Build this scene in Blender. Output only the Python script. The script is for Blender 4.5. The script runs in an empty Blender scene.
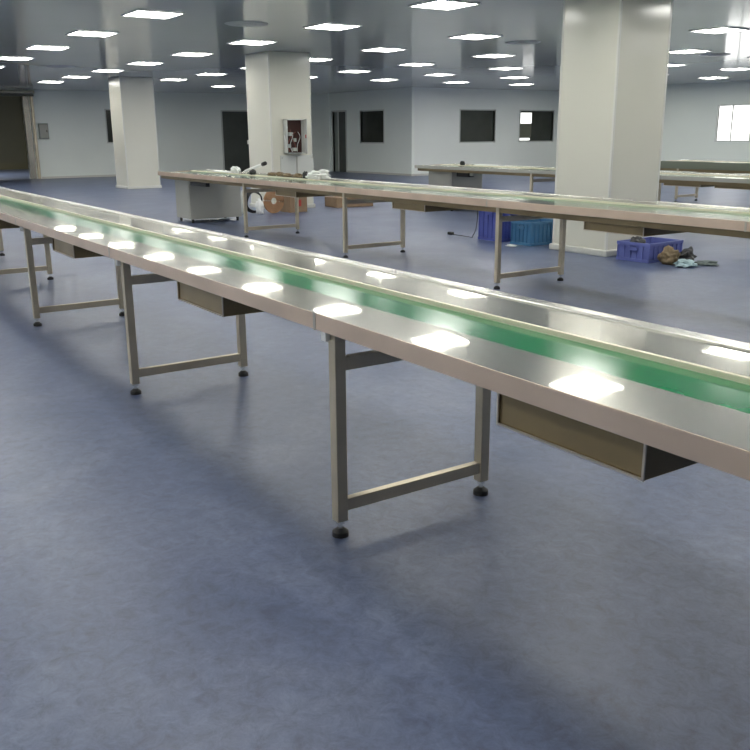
import bpy, bmesh, math, random
from mathutils import Vector, Matrix, noise
random.seed(7)
COL = bpy.context.scene.collection
C = 2.65            # ceiling height
# ------------------------------------------------------------------ materials
def mat(name, col=(.5,.5,.5), rough=.5, metal=0.0, spec=.5, bump=0, bscale=40, bstretch=(1,1,1),
        vary=0, vscale=3, vstretch=(1,1,1), rvar=0, col2=None, emit=None, estr=0, coat=0, alpha=1, trans=0):
    m = bpy.data.materials.new(name); m.use_nodes = True
    nt = m.node_tree; N = nt.nodes; L = nt.links
    b = N['Principled BSDF']
    b.inputs['Base Color'].default_value = (*col, 1)
    b.inputs['Roughness'].default_value = rough
    b.inputs['Metallic'].default_value = metal
    b.inputs['Specular IOR Level'].default_value = spec
    b.inputs['Coat Weight'].default_value = coat
    b.inputs['Alpha'].default_value = alpha
    b.inputs['Transmission Weight'].default_value = trans
    if emit:
        b.inputs['Emission Color'].default_value = (*emit, 1); b.inputs['Emission Strength'].default_value = estr
    tc = N.new('ShaderNodeTexCoord')
    def tex(scale, stretch, detail=4):
        mp = N.new('ShaderNodeMapping'); mp.inputs['Scale'].default_value = stretch
        L.new(tc.outputs['Object'], mp.inputs['Vector'])
        n = N.new('ShaderNodeTexNoise'); n.inputs['Scale'].default_value = scale; n.inputs['Detail'].default_value = detail
        L.new(mp.outputs['Vector'], n.inputs['Vector']); return n
    n = tex(vscale, vstretch, 6)
    if vary or col2:
        c2 = col2 or tuple(max(0, c*(1-vary)) for c in col)
        r = N.new('ShaderNodeValToRGB')
        r.color_ramp.elements[0].position = .35; r.color_ramp.elements[1].position = .65
        r.color_ramp.elements[0].color = (*c2, 1); r.color_ramp.elements[1].color = (*col, 1)
        L.new(n.outputs['Fac'], r.inputs['Fac']); L.new(r.outputs['Color'], b.inputs['Base Color'])
    if rvar:
        mr = N.new('ShaderNodeMapRange'); mr.inputs['From Min'].default_value = .3; mr.inputs['From Max'].default_value = .7
        mr.inputs['To Min'].default_value = max(.02, rough-rvar); mr.inputs['To Max'].default_value = rough+rvar
        L.new(n.outputs['Fac'], mr.inputs['Value']); L.new(mr.outputs['Result'], b.inputs['Roughness'])
    if bump:
        bn = tex(bscale, bstretch, 3)
        bp = N.new('ShaderNodeBump'); bp.inputs['Strength'].default_value = 1; bp.inputs['Distance'].default_value = bump
        L.new(bn.outputs['Fac'], bp.inputs['Height']); L.new(bp.outputs['Normal'], b.inputs['Normal'])
    return m

def steel_top():
    """polished sheet with a sharp and a hazy reflection lobe"""
    m = bpy.data.materials.new('steel_sheet'); m.use_nodes = True
    nt = m.node_tree; N = nt.nodes; L = nt.links; N.remove(N['Principled BSDF'])
    out = N['Material Output']
    a = N.new('ShaderNodeBsdfAnisotropic'); a.inputs['Color'].default_value = (.70,.70,.66,1); a.inputs['Roughness'].default_value = .035
    c = N.new('ShaderNodeBsdfAnisotropic'); c.inputs['Color'].default_value = (.68,.67,.62,1); c.inputs['Roughness'].default_value = .25
    mx = N.new('ShaderNodeMixShader'); mx.inputs[0].default_value = .58
    tc = N.new('ShaderNodeTexCoord'); mp = N.new('ShaderNodeMapping'); mp.inputs['Scale'].default_value = (.8, 3.0, 1)
    n = N.new('ShaderNodeTexNoise'); n.inputs['Scale'].default_value = 1.6; n.inputs['Detail'].default_value = 2
    bp = N.new('ShaderNodeBump'); bp.inputs['Strength'].default_value = 1; bp.inputs['Distance'].default_value = .0005
    L.new(tc.outputs['Object'], mp.inputs['Vector']); L.new(mp.outputs['Vector'], n.inputs['Vector'])
    L.new(n.outputs['Fac'], bp.inputs['Height'])
    for s in (a, c): L.new(bp.outputs['Normal'], s.inputs['Normal'])
    L.new(a.outputs[0], mx.inputs[1]); L.new(c.outputs[0], mx.inputs[2]); L.new(mx.outputs[0], out.inputs['Surface'])
    return m

M = {}
M['top'] = steel_top()
M['lip'] = mat('steel_edge', (.84,.655,.51), .30, .72, bump=.0018, bscale=3.5, bstretch=(.8,1,1), vary=.15, vscale=2.5)
M['rail'] = mat('guide_rail_steel', (.82,.74,.60), .45, .3)
M['tube'] = mat('steel_tube', (.66,.58,.44), .36, .62, vary=.2, vscale=5)
M['belt'] = mat('green_belt', (.014,.215,.078), .13, 0, spec=.42, bump=.0006, bscale=1.4, bstretch=(1,2.5,1), vary=.15, vscale=4)
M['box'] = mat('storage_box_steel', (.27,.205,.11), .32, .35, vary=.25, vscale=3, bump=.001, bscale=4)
M['boxrim'] = mat('storage_box_edge', (.62,.56,.48), .3, .9)
M['rubber'] = mat('black_rubber', (.012,.012,.012), .5)
M['chrome'] = mat('chrome_stem', (.75,.75,.73), .15, 1)
M['cab'] = mat('cabinet_steel', (.42,.42,.38), .45, .3, vary=.08, vscale=2)
M['wall'] = mat('wall_panel_grey', (.92,.965,.915), .42, 0, spec=.5, vary=.05, vscale=.5)
M['wall4'] = mat('wall_panel_north', (.74,.79,.74), .5, 0, vary=.05, vscale=.5)  # wall colour copied darker, this wall's light level set in the paint
M['wall2'] = mat('wall_panel_pale', (.90,.93,.90), .42, 0, vary=.05, vscale=.5)
M['colm'] = mat('column_cladding', (.70,.69,.60), .18, 0, spec=.5, bump=.001, bscale=1.2, vary=.04, vscale=.7)
M['skirt'] = mat('skirting_white', (.66,.66,.61), .4)
M['ceil'] = mat('ceiling_panel', (.58,.59,.565), .12, 0, spec=.5, bump=.0012, bscale=.7, vary=.06, vscale=.35)
M['frame'] = mat('pale_frame', (.58,.60,.57), .35)
M['dark'] = mat('dark_glass', (.045,.05,.042), .12, 0, vary=.25, vscale=2)
M['dark2'] = mat('dark_door', (.055,.065,.055), .3, 0, vary=.2, vscale=2)
M['olive'] = mat('olive_wall', (.105,.10,.065), .6, 0, vary=.15, vscale=.5)
M['lamp'] = mat('lamp_diffuser', (.9,.9,.9), .4, emit=(1.0,.985,.92), estr=21)
M['lampf'] = mat('lamp_frame', (.75,.75,.75), .35)
M['day'] = mat('room_view_glow', (.9,.9,.88), .5, emit=(1,1,.97), estr=1.2)  # emission stands in for the bright room behind the glass
M['day2'] = mat('daylight_window', (.9,.9,.88), .5, emit=(1,1,.97), estr=2.4)
M['haze'] = mat('room_view_texture', (.22,.22,.16), .5, col2=(.07,.07,.05), vscale=30, vstretch=(1,4,.6))  # flat texture for the room seen through the glass
M['vent'] = mat('vent_disc', (.40,.40,.40), .4)
M['crateA'] = mat('crate_blue', (.085,.11,.40), .4, vary=.2)
M['crateB'] = mat('crate_teal_blue', (.06,.19,.36), .4, vary=.2)
M['crateC'] = mat('crate_bright_blue', (.14,.17,.46), .4, vary=.2)
M['black'] = mat('black_plastic_bag', (.016,.017,.02), .35)
M['brown'] = mat('brown_paper', (.22,.16,.085), .6, vary=.35, vscale=14)
M['cloth'] = mat('pale_blue_cloth', (.38,.52,.56), .7, vary=.2, vscale=14)
M['green'] = mat('grey_green_cloth', (.16,.20,.19), .7, vary=.4, vscale=14)
M['white'] = mat('white_plastic', (.78,.79,.77), .4)
M['card'] = mat('cardboard', (.30,.20,.12), .7, vary=.15, vscale=8)
M['red'] = mat('red_label', (.42,.04,.03), .5)
M['orange'] = mat('orange_hose', (.40,.22,.11), .5, vary=.2, vscale=10)
M['wine'] = mat('cabinet_inside', (.055,.018,.014), .6)
M['wire'] = mat('copper_wire', (.30,.09,.06), .5)
M['gbox'] = mat('grey_box', (.25,.28,.25), .45)
M['darkedge'] = mat('dark_steel_edge', (.20,.22,.17), .3, .6)
M['rim'] = mat('rim_steel', (.74,.73,.69), .24, 1)
M['post'] = mat('steel_post', (.42,.40,.35), .25, .85)

def floor_mat():
    m = bpy.data.materials.new('epoxy_floor'); m.use_nodes = True
    nt = m.node_tree; N = nt.nodes; L = nt.links; b = N['Principled BSDF']
    tc = N.new('ShaderNodeTexCoord')
    def nz(s, d, rough=.6, dist=0):
        n = N.new('ShaderNodeTexNoise'); n.inputs['Scale'].default_value = s; n.inputs['Detail'].default_value = d
        n.inputs['Roughness'].default_value = rough; n.inputs['Distortion'].default_value = dist
        L.new(tc.outputs['Object'], n.inputs['Vector']); return n
    def ramp(n, stops):
        r = N.new('ShaderNodeValToRGB'); e = r.color_ramp.elements
        e[0].position, e[0].color = stops[0][0], (*stops[0][1], 1); e[1].position, e[1].color = stops[-1][0], (*stops[-1][1], 1)
        for p, c in stops[1:-1]:
            x = e.new(p); x.color = (*c, 1)
        L.new(n.outputs['Fac'], r.inputs['Fac']); return r
    n1 = nz(1.3, 8, .65, .6); n2 = nz(17, 10, .8, .5)
    r1 = ramp(n1, [(.3, (.058,.082,.158)), (.5, (.084,.110,.196)), (.7, (.120,.148,.232))])
    r2 = ramp(n2, [(.34, (.58,.58,.62)), (.5, (.98,.98,.98)), (.66, (1.36,1.36,1.30))])
    mx = N.new('ShaderNodeMix'); mx.data_type = 'RGBA'; mx.blend_type = 'MULTIPLY'; mx.inputs['Factor'].default_value = 1
    L.new(r1.outputs['Color'], mx.inputs['A']); L.new(r2.outputs['Color'], mx.inputs['B'])
    L.new(mx.outputs['Result'], b.inputs['Base Color'])
    mr = N.new('ShaderNodeMapRange'); mr.inputs['To Min'].default_value = .27; mr.inputs['To Max'].default_value = .44
    L.new(n2.outputs['Fac'], mr.inputs['Value']); L.new(mr.outputs['Result'], b.inputs['Roughness'])
    b.inputs['Specular IOR Level'].default_value = .62
    bp = N.new('ShaderNodeBump'); bp.inputs['Distance'].default_value = .0012
    L.new(n2.outputs['Fac'], bp.inputs['Height']); L.new(bp.outputs['Normal'], b.inputs['Normal'])
    return m
M['floor'] = floor_mat()

# ------------------------------------------------------------------ mesh helpers
def box(bm, x0, x1, y0, y1, z0, z1, bev=0):
    vs = [bm.verts.new(p) for p in [(x0,y0,z0),(x1,y0,z0),(x1,y1,z0),(x0,y1,z0),(x0,y0,z1),(x1,y0,z1),(x1,y1,z1),(x0,y1,z1)]]
    fs = [bm.faces.new([vs[i] for i in f]) for f in [(0,3,2,1),(4,5,6,7),(0,1,5,4),(1,2,6,5),(2,3,7,6),(3,0,4,7)]]
    if bev:
        es = {e for f in fs for e in f.edges}
        bmesh.ops.bevel(bm, geom=list(es), offset=bev, segments=2, affect='EDGES', profile=.5)
def cyl(bm, p, r, z0, z1, n=20, r2=None):
    mt = Matrix.Translation((p[0], p[1], (z0+z1)/2))
    bmesh.ops.create_cone(bm, cap_ends=True, segments=n, radius1=r, radius2=r if r2 is None else r2, depth=z1-z0, matrix=mt)
def tube(bm, pts, r, n=8, closed=False):
    pts = [Vector(p) for p in pts]; rings = []; k = len(pts); up = Vector((0,0,1))
    for i, p in enumerate(pts):
        a = pts[i-1] if (i > 0 or closed) else p; b = pts[(i+1) % k] if (i < k-1 or closed) else p
        t = (b-a).normalized(); s = t.cross(up)
        if s.length < .05: s = t.cross(Vector((0,1,0)))
        s.normalize(); u = s.cross(t)
        rings.append([bm.verts.new(p + r*(math.cos(2*math.pi*j/n)*s + math.sin(2*math.pi*j/n)*u)) for j in range(n)])
    for i in range(k if closed else k-1):
        A, B = rings[i], rings[(i+1) % k]
        for j in range(n): bm.faces.new([A[j], A[(j+1)%n], B[(j+1)%n], B[j]])
    if not closed:
        bm.faces.new(rings[0][::-1]); bm.faces.new(rings[-1])
def smooth_path(pts, m=6):
    out = []; P = [Vector(p) for p in pts]
    for i in range(len(P)-1):
        p0 = P[max(i-1,0)]; p1 = P[i]; p2 = P[i+1]; p3 = P[min(i+2, len(P)-1)]
        for k in range(m):
            t = k/m
            out.append(.5*((2*p1)+(p2-p0)*t+(2*p0-5*p1+4*p2-p3)*t*t+(3*p1-p0-3*p2+p3)*t**3))
    return out+[P[-1]]
def obj(name, bm, m, parent=None, smooth=False, mats=None):
    me = bpy.data.meshes.new(name)
    bmesh.ops.recalc_face_normals(bm, faces=bm.faces)
    bm.to_mesh(me); bm.free()
    for x in (mats or [m]): me.materials.append(x)
    if smooth:
        for p in me.polygons: p.use_smooth = True
    o = bpy.data.objects.new(name, me); COL.objects.link(o)
    if parent: o.parent = parent
    return o
def rbox(name, dims, m, parent=None, bev=0):
    bm = bmesh.new(); box(bm, *dims, bev); return obj(name, bm, m, parent)
def tag(o, label=None, cat=None, group=None, kind=None):
    if label: o['label'] = label
    if cat: o['category'] = cat
    if group: o['group'] = group
    if kind: o['kind'] = kind
    return o
def thing(name, label, cat, loc=(0,0,0), group=None, rotz=0):
    o = bpy.data.objects.new(name, None); COL.objects.link(o); o.location = loc; o.rotation_euler.z = rotz
    o.empty_display_size = .1
    return tag(o, label, cat, group)
def struct(name, bm, m, parent=None):
    o = obj(name, bm, m, parent)
    if parent is None: o['kind'] = 'structure'
    return o
def sbox(name, dims, m, parent=None):
    bm = bmesh.new(); box(bm, *dims); return struct(name, bm, m, parent)
def root_struct(name, label=None):
    o = bpy.data.objects.new(name, None); COL.objects.link(o); o['kind'] = 'structure'; return o

# ------------------------------------------------------------------ room shell
XW, XE, YS, YN = -29.0, 7.0, -4.0, 22.9
sbox('floor', (-40, XE, YS, YN, -.1, 0), M['floor'])
sbox('ceiling', (XW-.1, XE, YS, YN, C, C+.1), M['ceil'])
# west wall with opening Y 3.2..6.62 and door
DY0, DY1 = 13.15, 14.2
bm = bmesh.new()
for y0, y1, z0, z1 in [(YS, 3.2, 0, C), (3.2, 6.62, 2.52, C), (6.62, 9.13, 0, C), (9.13, 9.75, 0, 1.08), (9.13, 9.75, 2.07, C),
                       (9.75, DY0, 0, C), (DY0, DY1, 2.06, C), (DY1, 16.7, 0, C)]:
    box(bm, XW-.1, XW, y0, y1, z0, z1)
struct('wall_west', bm, M['wall'])
sbox('wall_jog', (XW, -27.6, 15.2, 16.7, 0, C), M['wall'])
# wall along the inner corner (faces the camera), X -27.6..-22.67 at Y 16.6
bm = bmesh.new()
WX0, WX1, WZ0, WZ1 = -25.57, -24.2, 1.01, 2.0
for x0, x1, z0, z1 in [(-27.6,-27.36,0,C),(-27.36,-26.5,2.02,C),(-26.5,WX0,0,C),(WX0,WX1,0,WZ0),(WX0,WX1,WZ1,C),(WX1,-22.67,0,C)]:
    box(bm, x0, x1, 16.6, 16.7, z0, z1)
struct('wall_inner', bm, M['wall'])
bm = bmesh.new()
for y0, y1, z0, z1 in [(16.7,18.52,0,C),(18.52,19.99,0,1.01),(18.52,19.99,1.99,C),(19.99,21.1,0,C),(21.1,22.65,0,1.01),(21.1,22.65,1.99,C),(22.65,YN,0,C)]:
    box(bm, -22.77, -22.67, y0, y1, z0, z1)
struct('wall_far', bm, M['wall2'])
bm = bmesh.new()
for x0, x1, z0, z1 in [(-22.77,-16.33,0,C),(-16.33,-15.27,0,1.03),(-16.33,-15.27,1.98,C),(-15.27,XE,0,C)]:
    box(bm, x0, x1, YN, YN+.1, z0, z1)
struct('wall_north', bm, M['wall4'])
sbox('wall_south', (XW, XE, YS-.1, YS, 0, C), M['wall'])
sbox('wall_east', (XE, XE+.1, YS, YN, 0, C), M['wall'])
# baseboards
sbox('baseboard_west', (XW, XW+.02, 6.95, DY0-.04, 0, .06), M['skirt'])
sbox('baseboard_inner', (-26.44, -22.67, 16.58, 16.6, 0, .06), M['skirt'])
sbox('baseboard_far', (-22.67, -22.65, 16.58, YN, 0, .06), M['skirt'])
sbox('baseboard_north', (-22.65, XE, YN-.02, YN, 0, .06), M['skirt'])

# windows
def window(n, axis, c0, c1, z0, z1, plane, into, mullions=(), bright=None, framew=.035, pane='dark'):
    """axis 'x': wall runs along X; into = +1/-1 direction away from the room"""
    r = root_struct('window_%d' % n)
    def bx(bm, a0, a1, d0, d1, zz0, zz1):
        lo, hi = sorted((plane+into*d0, plane+into*d1))
        if axis == 'x': box(bm, a0, a1, lo, hi, zz0, zz1)
        else: box(bm, lo, hi, a0, a1, zz0, zz1)
    bm = bmesh.new(); w = framew
    bx(bm, c0-w, c1+w, -.012, .05, z1, z1+w); bx(bm, c0-w, c1+w, -.012, .05, z0-w, z0)
    bx(bm, c0-w, c0, -.012, .05, z0, z1); bx(bm, c1, c1+w, -.012, .05, z0, z1)
    obj('window_frame', bm, M['frame'], r)
    bm = bmesh.new(); bx(bm, c0, c1, .05, .06, z0, z1)
    obj('window_pane', bm, M[pane], r)
    for mu in mullions:
        bm = bmesh.new(); bx(bm, mu-.02, mu+.02, .02, .055, z0, z1); obj('mullion', bm, M['frame'], r)
    for (a0, a1, b0, b1, mm, nm) in (bright or []):
        bm = bmesh.new(); bx(bm, a0, a1, .035, .045, b0, b1); obj(nm, bm, M[mm], r)
    return r
window(1, 'y', 9.13, 9.75, 1.08, 2.07, XW, -1)
window(2, 'x', WX0, WX1, WZ0, WZ1, 16.6, 1)
window(3, 'y', 18.52, 19.99, 1.01, 1.99, -22.67, -1)
window(4, 'y', 21.1, 22.65, 1.01, 1.99, -22.67, -1,
       bright=[(21.16, 21.66, 1.58, 1.93, 'day', 'view_glow'), (21.16, 21.66, 1.13, 1.57, 'haze', 'view_texture'), (21.12, 21.6, 1.03, 1.11, 'day', 'view_glow_low')])  # flat panels imitate the view into a bright room, two of them glowing
window(5, 'x', -16.33, -15.27, 1.03, 1.98, YN, 1, mullions=(-15.88,), pane='day2')
# door on west wall
d = root_struct('door_1')
bm = bmesh.new(); box(bm, XW-.05, XW+.015, DY0-.05, DY0, 0, 2.1); box(bm, XW-.05, XW+.015, DY1, DY1+.05, 0, 2.1); box(bm, XW-.05, XW+.015, DY0, DY1, 2.06, 2.1)
obj('door_frame', bm, M['frame'], d)
rbox('door_panel', (XW-.09, XW-.05, DY0, DY1, 0.0, 2.06), M['dark2'], d)
rbox('door_handle', (XW-.05, XW-.01, DY1-.14, DY1-.08, .95, 1.1), M['chrome'], d, .005)
d = root_struct('door_2')
bm = bmesh.new(); box(bm, -27.42, -27.36, 16.585, 16.68, 0, 2.07); box(bm, -26.5, -26.44, 16.585, 16.68, 0, 2.07); box(bm, -27.36, -26.5, 16.585, 16.68, 2.02, 2.07)
obj('door_frame', bm, M['frame'], d)
rbox('door_panel', (-27.36, -27.08, 16.66, 16.7, 0, 2.02), M['gbox'], d)
rbox('door_panel', (-27.05, -26.5, 16.65, 16.69, 0, 2.02), M['dark2'], d)
rbox('door_stile', (-27.09, -27.04, 16.63, 16.69, 0, 2.02), M['frame'], d)
# loading opening, room beyond
bm = bmesh.new()
box(bm, -38.1, -38, 1, 9, 0, 3); box(bm, -38, XW-.1, 9, 9.1, 0, 3); box(bm, -38, XW-.1, .9, 1, 0, 3); box(bm, -38, XW-.1, 1, 9, 2.9, 3)
struct('wall_beyond', bm, M['olive'])
d = root_struct('door_3')
bm = bmesh.new(); box(bm, XW-.08, XW+.05, 6.62, 6.80, 0, 2.6, .01); obj('door_post', bm, M['post'], d)
bm = bmesh.new(); box(bm, XW-.06, XW+.09, 6.84, 6.92, 0, 2.6, .02); obj('door_post', bm, M['tube'], d)
bm = bmesh.new(); box(bm, XW-.06, XW+.10, 3.1, 6.95, 2.45, 2.52, .01); obj('door_header', bm, M['dark2'], d)
bm = bmesh.new(); box(bm, XW-.06, XW+.12, 3.1, 6.97, 2.52, 2.62, .02); obj('roller_housing', bm, M['post'], d)
bm = bmesh.new(); box(bm, XW-.5, XW-.44, 3.2, 6.62, .5, 2.5); obj('roller_shutter', bm, M['olive'], d)
# wall switch box
t = thing('electrical_box', 'small grey electrical box mounted on the far wall beside the steel door post', 'box', (XW+.06, 7.14, 1.2))
rbox('enclosure', (-.06, .04, -.14, .14, 0, .46), M['gbox'], t, .008); rbox('box_door', (.04, .055, -.12, .12, .03, .43), M['cab'], t, .004)
rbox('latch', (.055, .07, .07, .09, .2, .26), M['rubber'], t)

al = bpy.data.lights.new('opening_fill', 'AREA'); al.energy = 330; al.size = 2.5; al.color = (1, .97, .85)  # unseen area light added to brighten the room beyond the opening
ao = bpy.data.objects.new('opening_fill', al); COL.objects.link(ao); ao.location = (-33, 4.5, 2.85)
# ------------------------------------------------------------------ columns
def column(x0, x1, y0, y1, label):
    t = thing('square_column', label, 'column', ((x0+x1)/2, (y0+y1)/2, 0), 'clad square columns')
    a, b = (x1-x0)/2, (y1-y0)/2
    bm = bmesh.new(); box(bm, -a, a, -b, b, 0, C-.001, .006); obj('cladding', bm, M['colm'], t)
    for s in (-1, 1):
        for q in (-1, 1):
            bm = bmesh.new(); box(bm, s*a-.022 if s > 0 else -a-.004, a+.004 if s > 0 else -a+.022, q*b-.022 if q > 0 else -b-.004, b+.004 if q > 0 else -b+.022, .07, C-.001, .003)
            obj('corner_trim', bm, M['skirt'], t)
    bm = bmesh.new(); box(bm, -a-.03, a+.03, -b-.03, b+.03, 0, .07, .012); obj('skirting', bm, M['skirt'], t)
    return t
column(-7.2, -6.41, 7.27, 8.05, 'large cream clad square column standing beside the blue crates')
column(-14.93, -14.05, 7.27, 8.08, 'cream clad column with an open electrical panel on its face')
column(-22.67, -21.8, 7.27, 8.1, 'distant cream column in front of the left far wall')

# electrical panel on middle column
xp = -14.05
t = thing('distribution_board', 'open electrical panel with dark red inside and loose wires on the middle column', 'electrical panel', (xp+.005, 7.68, .96))
bm = bmesh.new()
y0, y1, h, dpt = -.17, .19, .58, .13
box(bm, 0, .01, y0, y1, 0, h); box(bm, 0, dpt, y0, y0+.015, 0, h); box(bm, 0, dpt, y1-.015, y1, 0, h); box(bm, 0, dpt, y0, y1, 0, .015); box(bm, 0, dpt, y0, y1, h-.015, h)
obj('enclosure', bm, M['frame'], t)
rbox('back_plate', (.01, .02, y0+.015, y1-.015, .015, h-.015), M['wine'], t)
for k in range(5):
    yy = -.12+.05*k
    bm = bmesh.new()
    tube(bm, smooth_path([(.03, yy, .03), (.06, yy+random.uniform(-.06,.06), .15), (.05, yy+random.uniform(-.08,.08), .28), (.03, yy+.02, .4+random.uniform(-.05,.1))]), .006)
    obj('wire', bm, M['wire'] if k % 2 else M['white'], t, True)
for k, (yy, zz, w) in enumerate([(-.09, .30, .06), (.0, .20, .05), (-.12, .1, .06), (-.02, .04, .07)]):
    rbox('terminal_block', (.02, .07, yy, yy+w, zz, zz+.06), M['frame'], t, .004)
dr = rbox('panel_door', (0, .012, 0, .34, 0, h), M['frame'], t, .003); dr.location = (dpt, y1, 0); dr.rotation_euler.z = math.radians(-113)
rbox('door_handle', (.012, .03, .28, .3, .26, .32), M['red'], dr)
t = thing('metal_cover_plate', 'grey metal cover plate fixed below the open electrical panel', 'panel', (xp+.005, 7.76, .42))
rbox('plate', (0, .02, -.33, .33, 0, .51), M['frame'], t, .003)
for a in (-.3, .3):
    for b in (.04, .47):
        rbox('screw', (.02, .026, a-.008, a+.008, b-.008, b+.008), M['chrome'], t)
rbox('stiffener', (.02, .035, -.02, 0, .02, .49), M['cab'], t)

# ------------------------------------------------------------------ ceiling lights
ORD = ['first','second','third','fourth','fifth','sixth','seventh','eighth']
ROW = {0:'nearest', 1:'second nearest', 2:'third nearest', 3:'fourth nearest', 4:'fifth nearest', 5:'sixth nearest', 6:'seventh nearest', 7:'farthest'}
Rv, Uv, Fv = Vector((.557,.830,-.007)), Vector((-.218,.154,.964)), Vector((-.801,.536,-.266))
def px(p):
    d = Vector(p)-Vector((0,0,1.291)); z = d.dot(Fv)
    if z <= .1: return None
    return 375+875.08*d.dot(Rv)/z, 375-875.08*d.dot(Uv)/z
bm = bmesh.new(); S = .265
box(bm, -S, S, -S, S, -.008, 0); me_d = bpy.data.meshes.new('diffuser'); bm.to_mesh(me_d); bm.free(); me_d.materials.append(M['lamp'])
bm = bmesh.new()
for a in ((-S-.02, S+.02, S, S+.02), (-S-.02, S+.02, -S-.02, -S), (-S-.02, -S, -S, S), (S, S+.02, -S, S)): box(bm, *a, -.014, 0)
me_f = bpy.data.meshes.new('frame'); bm.to_mesh(me_f); bm.free(); me_f.materials.append(M['lampf'])
LX = [-8.13-2.36*k for k in range(-3, 8)]
LY = [6.384+2.434*j for j in range(-4, 7)]
rowno = 0
for y in LY:
    vis = []
    for x in sorted(LX):
        if y > 15.9 and x < -20.5: continue
        if y > 12 and x < -21: continue
        if x < -28: continue
        q = px((x, y, C)); v = q is not None and -20 < q[0] < 770 and -8 < q[1] < 120
        if v:   # hidden behind a column
            if y > 7.7 and ((560 < q[0] < 668 and x < -6) or (250 < q[0] < 312 and x < -14) or (115 < q[0] < 160 and x < -22)): v = False
        vis.append((x, v, q))
    anyv = any(v for _, v, _ in vis); n = 0
    for x, v, q in vis:
        if v: lab = 'square white ceiling panel light, %s from the left in the %s row' % (ORD[n] if n < 8 else 'last', ROW[rowno]); grp = 'square ceiling panel lights'; n += 1
        else: lab = 'square white ceiling panel light out of sight above or behind the columns'; grp = 'ceiling panel lights out of sight'
        t = thing('ceiling_light', lab, 'ceiling light', (x, y, C-.001), grp)
        for nm, me in (('diffuser', me_d), ('frame', me_f)):
            o = bpy.data.objects.new(nm, me); COL.objects.link(o); o.parent = t
    if anyv: rowno += 1

# round ceiling vents
for k, (x, y, lab) in enumerate([(-10.8, 5.3, 'left of the middle column top'), (-10.8, 10.05, 'left of the large right column'), (-10.7, 14.75, 'right of the large right column'), (-19.2, 5.2, 'far left between two light panels')]):
    t = thing('ceiling_vent', 'round grey ceiling vent disc, '+lab, 'vent', (x, y, C-.001), 'round ceiling vents')
    bm = bmesh.new(); cyl(bm, (0,0), .25, -.012, 0, 28, .28); obj('flange', bm, M['vent'], t)
    bm = bmesh.new(); cyl(bm, (0,0), .12, -.02, -.012, 24, .13); obj('centre_cone', bm, M['vent'], t)

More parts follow.
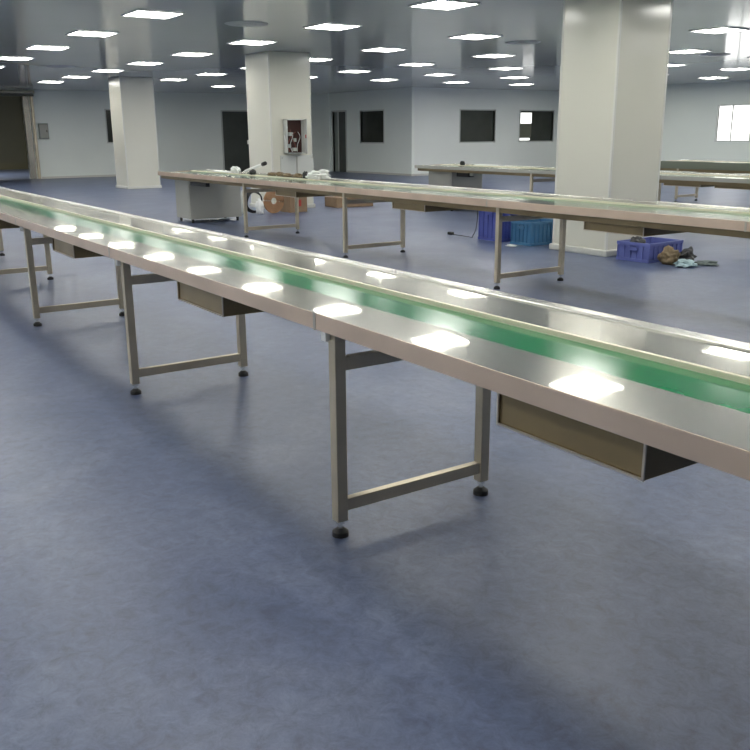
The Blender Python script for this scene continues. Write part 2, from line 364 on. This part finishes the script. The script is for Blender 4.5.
# ------------------------------------------------------------------ conveyors
def conveyor(label, x0, x1, yf, yb, b0, b1, seams, frames, boxes, H=.75, lip=.05, leg=.04, inset=.026, rim=.05, beam=False, boxz=.595, detail=True, edge='lip'):
    yc = (yf+yb)/2
    t = thing('conveyor_table', label, 'conveyor', (0, yc, 0), 'long stainless steel conveyor tables')
    F, B, c0, c1 = yf-yc, yb-yc, b0-yc, b1-yc
    xs = [x0]+[s for s in seams if x0 < s < x1]+[x1]
    for a, b in zip(xs[:-1], xs[1:]):
        bm = bmesh.new(); box(bm, a+.001, b-.001, F+.002, c0, H-.004, H); obj('front_tabletop', bm, M['top'], t)
        bm = bmesh.new(); box(bm, a+.001, b-.001, F, F+.003, H-lip, H+.0005, .0012); box(bm, a+.001, b-.001, F+.003, F+.02, H-lip, H-lip+.003)
        obj('front_edge', bm, M[edge], t)
        bm = bmesh.new(); box(bm, a+.001, b-.001, c1+.012, B-rim, H-.004, H); obj('rear_tabletop', bm, M['top'], t)
        bm = bmesh.new(); box(bm, a+.001, b-.001, B-rim, B, H-lip, H+.008, .004); obj('rear_edge', bm, M['rim'], t)
    for s in xs[1:-1]:
        bm = bmesh.new(); box(bm, s-.007, s+.007, F-.002, F+.001, H-lip-.002, H+.001); obj('joint_strip', bm, M['boxrim'], t)
    bm = bmesh.new(); box(bm, x0+.02, x1-.02, c0+.001, c1-.001, H-.016, H-.012); obj('belt', bm, M['belt'], t)
    bm = bmesh.new(); box(bm, x0, x1, c0-.003, c0+.001, H-.03, H-.004); box(bm, x0, x1, c0-.003, c1+.003, H-.05, H-.018); obj('belt_bed', bm, M['tube'], t)
    bm = bmesh.new(); box(bm, x0, x1, c1-.001, c1+.012, H-.03, H+.004, .0015); obj('guide_rail', bm, M['rail'], t)
    for e in ((x0, x0+.004), (x1-.004, x1)):
        bm = bmesh.new(); box(bm, e[0], e[1], F+.003, B-.001, H-lip, H-.003); obj('end_plate', bm, M['lip'], t)
    if beam:
        bm = bmesh.new(); box(bm, x0+.05, x1-.05, F+.03, F+.06, H-lip-.045, H-lip+.001, .003); obj('support_rail', bm, M['box'], t)
    h = leg/2
    lf, lb = F+inset+h, B-inset-h
    for fx in frames:
        for ly in (lf, lb):
            bm = bmesh.new(); box(bm, fx-h, fx+h, ly-h, ly+h, .055, H-lip*.5 if ly == lb else H-.006, .003); L = obj('leg', bm, M['tube'], t)
            bm = bmesh.new(); cyl(bm, (fx, ly), .008, .028, .056, 12); cyl(bm, (fx, ly), .016, .044, .056, 6); obj('threaded_stem', bm, M['chrome'], L)
            bm = bmesh.new(); cyl(bm, (fx, ly), .028, 0, .016, 24, .027); cyl(bm, (fx, ly), .027, .016, .028, 24, .012); obj('levelling_foot', bm, M['rubber'], L)
        bm = bmesh.new(); box(bm, fx-.014, fx+.014, lf+h, lb-h, .088, .13, .002); obj('crossbar', bm, M['tube'], t)
        bm = bmesh.new(); box(bm, fx-.014, fx+.014, lf+h, lb-h, .568, .612, .002); obj('crossbar', bm, M['tube'], t)
        if detail:
            bm = bmesh.new(); box(bm, fx-.030, fx-.002, F+.006, F+.025, H-lip-.032, H-lip, .003); obj('clip', bm, M['white'], t)
    for (a, b) in boxes:
        yy0, yy1, z0, z1 = F+.055, B-.12, boxz, H-.03
        s = .003
        bm = bmesh.new()
        box(bm, a, b, yy0, yy1, z0, z0+s); box(bm, a, a+s, yy0, yy1, z0+s, z1); box(bm, b-s, b, yy0, yy1, z0+s, z1)
        box(bm, a+s, b-s, yy1-s, yy1, z0+s, z1)
        box(bm, a+s, b-s, yy0+.004, yy0+.007, z0+s, z1)
        bo = obj('storage_box', bm, M['box'], t)
        bm = bmesh.new()
        box(bm, a-.002, b+.002, yy0-.004, yy0, z0-.001, z0+.005); box(bm, a-.002, a+.004, yy0-.004, yy0, z0+.005, z1); box(bm, b-.004, b+.002, yy0-.004, yy0, z0+.005, z1)
        obj('box_rim', bm, M['boxrim'], bo)
    return t

near = conveyor('nearest long steel conveyor table with green belt running across the foreground', -16.5, 3.0, 1.342, 2.045, 1.535, 1.755,
    [-2.345+2.05*k for k in range(-6, 3)], [-2.288, -4.302, -6.348, -8.413, -10.487, -12.55, -14.6, -.25, 1.8],
    [(-1.542,-1.092), (-3.632,-3.161), (-5.72,-5.25), (-7.80,-7.33), (-9.9,-9.43), (.5,.95)], lip=.052)
mid = conveyor('middle steel conveyor table passing in front of the cream column and blue crates', -13.4, 4.0, 4.95, 5.80, 5.18, 5.50,
    [-5.69+2.43*k for k in range(-2, 4)], [-5.58, -8.02, -10.45, -3.13, -.7, 1.8],
    [(-4.64,-4.08), (-7.15,-6.62), (-9.6,-9.1)], lip=.06, beam=True, boxz=.58, detail=False)
third = conveyor('farther steel conveyor table starting left of the large column', -12.75, 4.0, 9.4, 10.3, 9.64, 9.98,
    [-10.3+2.43*k for k in range(0, 6)], [-9.85, -8.15, -5.5, -3, 0], [(-7.45,-6.9), (-6.7,-6.0), (-5.6,-5.0), (-9.3,-8.8)], lip=.05, beam=True, boxz=.625, detail=False, edge='cab')
fourth = conveyor('farthest steel conveyor table seen only to the right of the large column', -11.3, 4.0, 14.05, 14.75, 14.25, 14.5,
    [-9.0+2.43*k for k in range(0, 5)], [-10.8, -8.3, -5.9, -3.4, -1], [(-10.4,-9.6), (-9.3,-8.4), (-8.0,-7.3)], lip=.13, beam=True, boxz=.56, detail=False, edge='darkedge')

# drive cabinets under the belt ends
def cabinet(label, x0, x1, y0, y1, top, name='drive_cabinet'):
    t = thing(name, label, 'cabinet', ((x0+x1)/2, (y0+y1)/2, 0), 'drive cabinets under the conveyor ends')
    a, b = (x1-x0)/2, (y1-y0)/2
    rbox('body', (-a, a, -b, b, .06, top), M['cab'], t, .006)
    rbox('side_panel', (a, a+.006, -b+.03, b-.03, .10, top-.1), M['cab'], t, .002)
    rbox('door', (-a+.03, a-.03, -b-.006, -b, .09, top-.05), M['cab'], t, .002)
    for s in (-1, 1):
        for q in (-1, 1):
            bm = bmesh.new(); cyl(bm, (s*(a-.05), q*(b-.05)), .02, 0, .06, 16); obj('foot', bm, M['rubber'], t)
    return t
cabinet('grey steel drive cabinet under the left end of the middle conveyor', -13.16, -12.60, 5.12, 5.96, .69)
bm = bmesh.new(); box(bm, -.35, .22, -.03, .03, 0, .05, .006)
rb = cabinet('grey steel drive cabinet under the left end of the farther conveyor', -12.5, -11.85, 9.52, 10.2, .675)
mb = obj('drive_motor', bm, M['rubber']); mb.location = (-12.0, 5.07, .58); tag(mb, 'black drive motor bar under the end of the middle conveyor', 'motor')
mb.parent = None
t = thing('drive_motor', 'dark motor hanging under the farther conveyor beside its cabinet', 'motor', (-11.55, 9.6, .58))
bm = bmesh.new(); box(bm, -.22, .1, -.05, .08, 0, .095, .015); obj('housing', bm, M['rubber'], t)
bm = bmesh.new(); box(bm, .1, .2, -.03, .05, .02, .08, .01); obj('gearbox', bm, M['cab'], t)

# ------------------------------------------------------------------ crates
def crate(label, loc, rz, w, l, h, m, nribs=(5, 7)):
    t = thing('plastic_crate', label, 'crate', loc, 'blue plastic crates', rz)
    s = .006; a, b = w/2, l/2
    bm = bmesh.new()
    box(bm, -a, a, -b, b, 0, .012)
    def side(x0, x1, y0, y1): box(bm, x0, x1, y0, y1, .012, h)
    side(-a, -a+s, -b, b); side(a-s, a, -b, b); side(-a+s, a-s, -b, -b+s); side(-a+s, a-s, b-s, b)
    for i in range(nribs[0]+1):
        x = -a + w*i/nribs[0]
        for y in (-b-.012, b-.001): box(bm, x-.006, x+.006, y, y+.013, .028, h-.028)
    for i in range(nribs[1]+1):
        y = -b + l*i/nribs[1]
        for x in (-a-.012, a-.001): box(bm, x, x+.013, y-.006, y+.006, .028, h-.028)
    obj('body', bm, m, t)
    bm = bmesh.new(); r = .014
    for zz in (0.0, h-.03):
        box(bm, -a-r, a+r, -b-r, -b, zz, zz+.03); box(bm, -a-r, a+r, b, b+r, zz, zz+.03)
        box(bm, -a-r, -a, -b, b, zz, zz+.03); box(bm, a, a+r, -b, b, zz, zz+.03)
    obj('rim', bm, m, t)
    for y in (-b-.02, b+.006):
        bm = bmesh.new(); box(bm, -.06, .06, y, y+.014, h-.085, h-.05, .003); obj('handle', bm, m, t)
    return t
crate('dark blue plastic crate left of the teal crate, behind the middle conveyor', (-8.28, 7.46, 0), 0, .40, .38, .40, M['crateA'])
crate('teal blue ribbed plastic crate touching the left of the large column', (-7.72, 7.50, 0), 0, .32, .46, .275, M['crateB'])
crate('bright blue open crate with bags in it, right of the large column', (-6.03, 7.51, 0), math.radians(3), .38, .54, .195, M['crateC'])

# ------------------------------------------------------------------ loose stuff
def blob(name, label, cat, loc, dims, m, seed, amp=.35, rz=0, sub=4, group=None, parts=None):
    bm = bmesh.new(); bmesh.ops.create_icosphere(bm, subdivisions=sub, radius=1)
    for v in bm.verts:
        p = v.co.copy(); off = Vector((seed*7.3, seed*3.1, seed))
        k = 1+amp*(noise.noise(p*1.6+off)+.6*noise.noise(p*3.7+off)+.35*abs(noise.noise(p*8+off)))
        q = p*k; q.z = max(q.z, -.75)
        v.co = Vector((q.x*dims[0]/2, q.y*dims[1]/2, (q.z+.75)*dims[2]/1.75))
    o = obj(name, bm, m, None, True); o.location = loc; o.rotation_euler.z = rz
    tag(o, label, cat, group); return o
blob('plastic_bag', 'black plastic bag slumped over the left corner of the bright blue crate', 'bag', (-6.10, 7.39, .08), (.13,.15,.17), M['black'], 1)
blob('plastic_bag', 'black plastic bag on the floor right of the bright blue crate', 'bag', (-5.63, 7.60, 0), (.16,.15,.13), M['black'], 2, .45)
blob('paper_sack', 'crumpled brown paper sack on the floor in front of the bright blue crate', 'sack', (-5.67, 7.37, 0), (.18,.19,.16), M['brown'], 3, .4)
blob('cloth_rag', 'pale blue cloth rag on the floor in front of the brown sack', 'cloth', (-5.46, 7.36, 0), (.18,.19,.06), M['cloth'], 4, .6)
blob('cloth_rag', 'grey green cloth rag lying on the floor at far right of the bags', 'cloth', (-5.40, 7.61, 0), (.19,.12,.04), M['green'], 5, .7, .6)
blob('plastic_bag', 'white crumpled plastic scrap inside the bright blue crate', 'bag', (-6.0, 7.62, .014), (.17,.2,.12), M['cloth'], 6, .3)
blob('plastic_scrap', 'small white plastic scrap on the floor before the teal crate', 'scrap', (-7.68, 7.08, 0), (.13,.09,.02), M['white'], 7, .6)
# hanging cord with plug
t = thing('power_cord', 'black power cord hanging from the middle conveyor down to its plug on the floor', 'cord', (0,0,0))
bm = bmesh.new(); tube(bm, smooth_path([(-6.72,5.70,.60),(-6.80,5.80,.52),(-7.7,6.55,.24),(-8.35,7.05,.06),(-8.65,7.28,.006),(-8.9,7.3,.006),(-9.06,7.3,.006)]), .005); obj('cable', bm, M['rubber'], t, True)
bm = bmesh.new(); box(bm, -9.13, -9.05, 7.275, 7.325, 0, .035, .006); obj('plug', bm, M['rubber'], t)
# items on the middle conveyor
def onmid(x, y): return (x, y, .7505)
blob('plastic_bag', 'white crumpled bag on the middle conveyor in front of the dark far door', 'bag', onmid(-11.95, 5.59), (.15,.08,.08), M['white'], 8, .7, .4)
t = thing('plastic_pipe', 'white plastic pipe propped on the left end of the middle conveyor', 'pipe', (0,0,0))
bm = bmesh.new(); tube(bm, [(-11.86,5.70,.775),(-11.2,5.68,.90)], .022, 12); obj('pipe', bm, M['white'], t, True)
bm = bmesh.new(); tube(bm, [(-11.26,5.68,.888),(-11.18,5.68,.904)], .028, 12); obj('end_cap', bm, M['rubber'], t, True)
t = thing('plastic_sheet', 'flat white plastic sheet lying on the left end of the middle conveyor', 'sheet', onmid(-12.42, 5.60))
bm = bmesh.new(); box(bm, -.33, .33, -.07, .06, 0, .012, .004); obj('sheet', bm, M['white'], t)
blob('metal_part', 'dark motor part on the middle conveyor just right of the white pipe', 'part', onmid(-11.25, 5.52), (.1,.08,.07), M['rubber'], 9, .3)
for k, x in enumerate((-10.95, -10.72, -10.5, -10.22)):
    blob('packing_lump', ['first','second','third','fourth'][k]+' small brown packing lump from the left on the middle conveyor', 'packing', onmid(x, 5.66), (.17,.10,.04+.01*(k%2)), M['brown'], 20+k, .5)
blob('plastic_bag', 'white crumpled bag on the rear edge of the middle conveyor right of the panel column', 'bag', onmid(-9.62, 5.62), (.30,.16,.10), M['white'], 10, .7, .3)
blob('metal_part', 'dark fitting poking from under the white bag right of the panel column', 'part', onmid(-9.92, 5.60), (.08,.07,.08), M['rubber'], 11, .4)
# on the third conveyor
blob('metal_part', 'tiny black fitting on the left end of the farther conveyor', 'part', (-12.1, 9.95, .751), (.1,.08,.07), M['rubber'], 12, .3)
t = thing('plastic_sheet', 'flat white sheet lying on the farther conveyor above its cabinet', 'sheet', (-11.6, 10.1, .751))
bm = bmesh.new(); box(bm, -.3, .35, -.06, .06, 0, .02, .004); obj('sheet', bm, M['white'], t)
# clutter on the floor behind the middle conveyor
t = thing('cable_coil', 'coil of black cable standing on the floor behind the middle conveyor', 'cable', (-13.58, 6.64, 0), rotz=.2)
for k in range(3):
    bm = bmesh.new(); R = .18-.012*k
    tube(bm, [(.02*k+.015*math.sin(3*a), R*math.cos(a), .20+R*math.sin(a)) for a in [2*math.pi*i/36 for i in range(36)]], .012, 8, True); obj('loop', bm, M['rubber'], t, True)
blob('plastic_bag', 'white bag beside the coil of black cable behind the middle conveyor', 'bag', (-13.42, 6.68, 0), (.10,.13,.24), M['white'], 13, .35)
blob('plastic_bag', 'small white bag leaning left of the coil of black cable', 'bag', (-13.72, 6.52, 0), (.10,.10,.36), M['frame'], 14, .3)
t = thing('hose_coil', 'coil of orange brown hose on the floor between the cable coil and the carton', 'hose', (-13.42, 6.95, 0), rotz=.1)
for k in range(5):
    bm = bmesh.new(); R = .19-.03*k
    tube(bm, [(0, R*math.cos(a), .205+R*math.sin(a)) for a in [2*math.pi*i/32 for i in range(32)]], .017, 8, True); obj('loop', bm, M['orange'], t, True)
def carton(label, loc, rz, w, l, h, red=True):
    t = thing('cardboard_carton', label, 'carton', loc, 'cardboard cartons on the floor', rz)
    rbox('body', (-w/2, w/2, -l/2, l/2, 0, h), M['card'], t, .004)
    rbox('tape', (-w/2-.001, w/2+.001, -.025, .025, h, h+.002), M['brown'], t)
    for s in (-1, 1): rbox('flap', (s*.003 if s > 0 else -w/2, w/2 if s > 0 else -.003, -l/2, l/2, h+.001, h+.006), M['card'], t)
    if red: rbox('red_label', (w/2, w/2+.003, -.05, .05, h*.3, h*.62), M['red'], t)
    return t
carton('brown carton with a red square label behind the middle conveyor', (-13.5, 7.37, 0), .05, .34, .34, .34)
carton('long low brown carton on the floor right of the panel column', (-13.9, 8.75, 0), -.1, .5, .75, .17, False)

# ------------------------------------------------------------------ camera and world
cam = bpy.data.cameras.new('camera'); co = bpy.data.objects.new('camera', cam); COL.objects.link(co)
f = Fv.normalized(); r = (Rv - f*Rv.dot(f)).normalized(); u = r.cross(f)
co.matrix_world = Matrix(((r.x,u.x,-f.x,0),(r.y,u.y,-f.y,0),(r.z,u.z,-f.z,1.291),(0,0,0,1)))
cam.sensor_width = 36; cam.lens = 36*875.08/750; cam.clip_end = 200; cam.clip_start = .05
bpy.context.scene.camera = co
w = bpy.data.worlds.new('world'); bpy.context.scene.world = w; w.use_nodes = True
w.node_tree.nodes['Background'].inputs['Color'].default_value = (.8,.85,.95,1); w.node_tree.nodes['Background'].inputs['Strength'].default_value = .3
sc = bpy.context.scene
sc.view_settings.view_transform = 'Standard'; sc.view_settings.look = 'None'; sc.view_settings.exposure = .14
sc.cycles.max_bounces = 8; sc.cycles.diffuse_bounces = 6; sc.cycles.glossy_bounces = 5; sc.cycles.sample_clamp_indirect = 6
sc.cycles.use_denoising = True
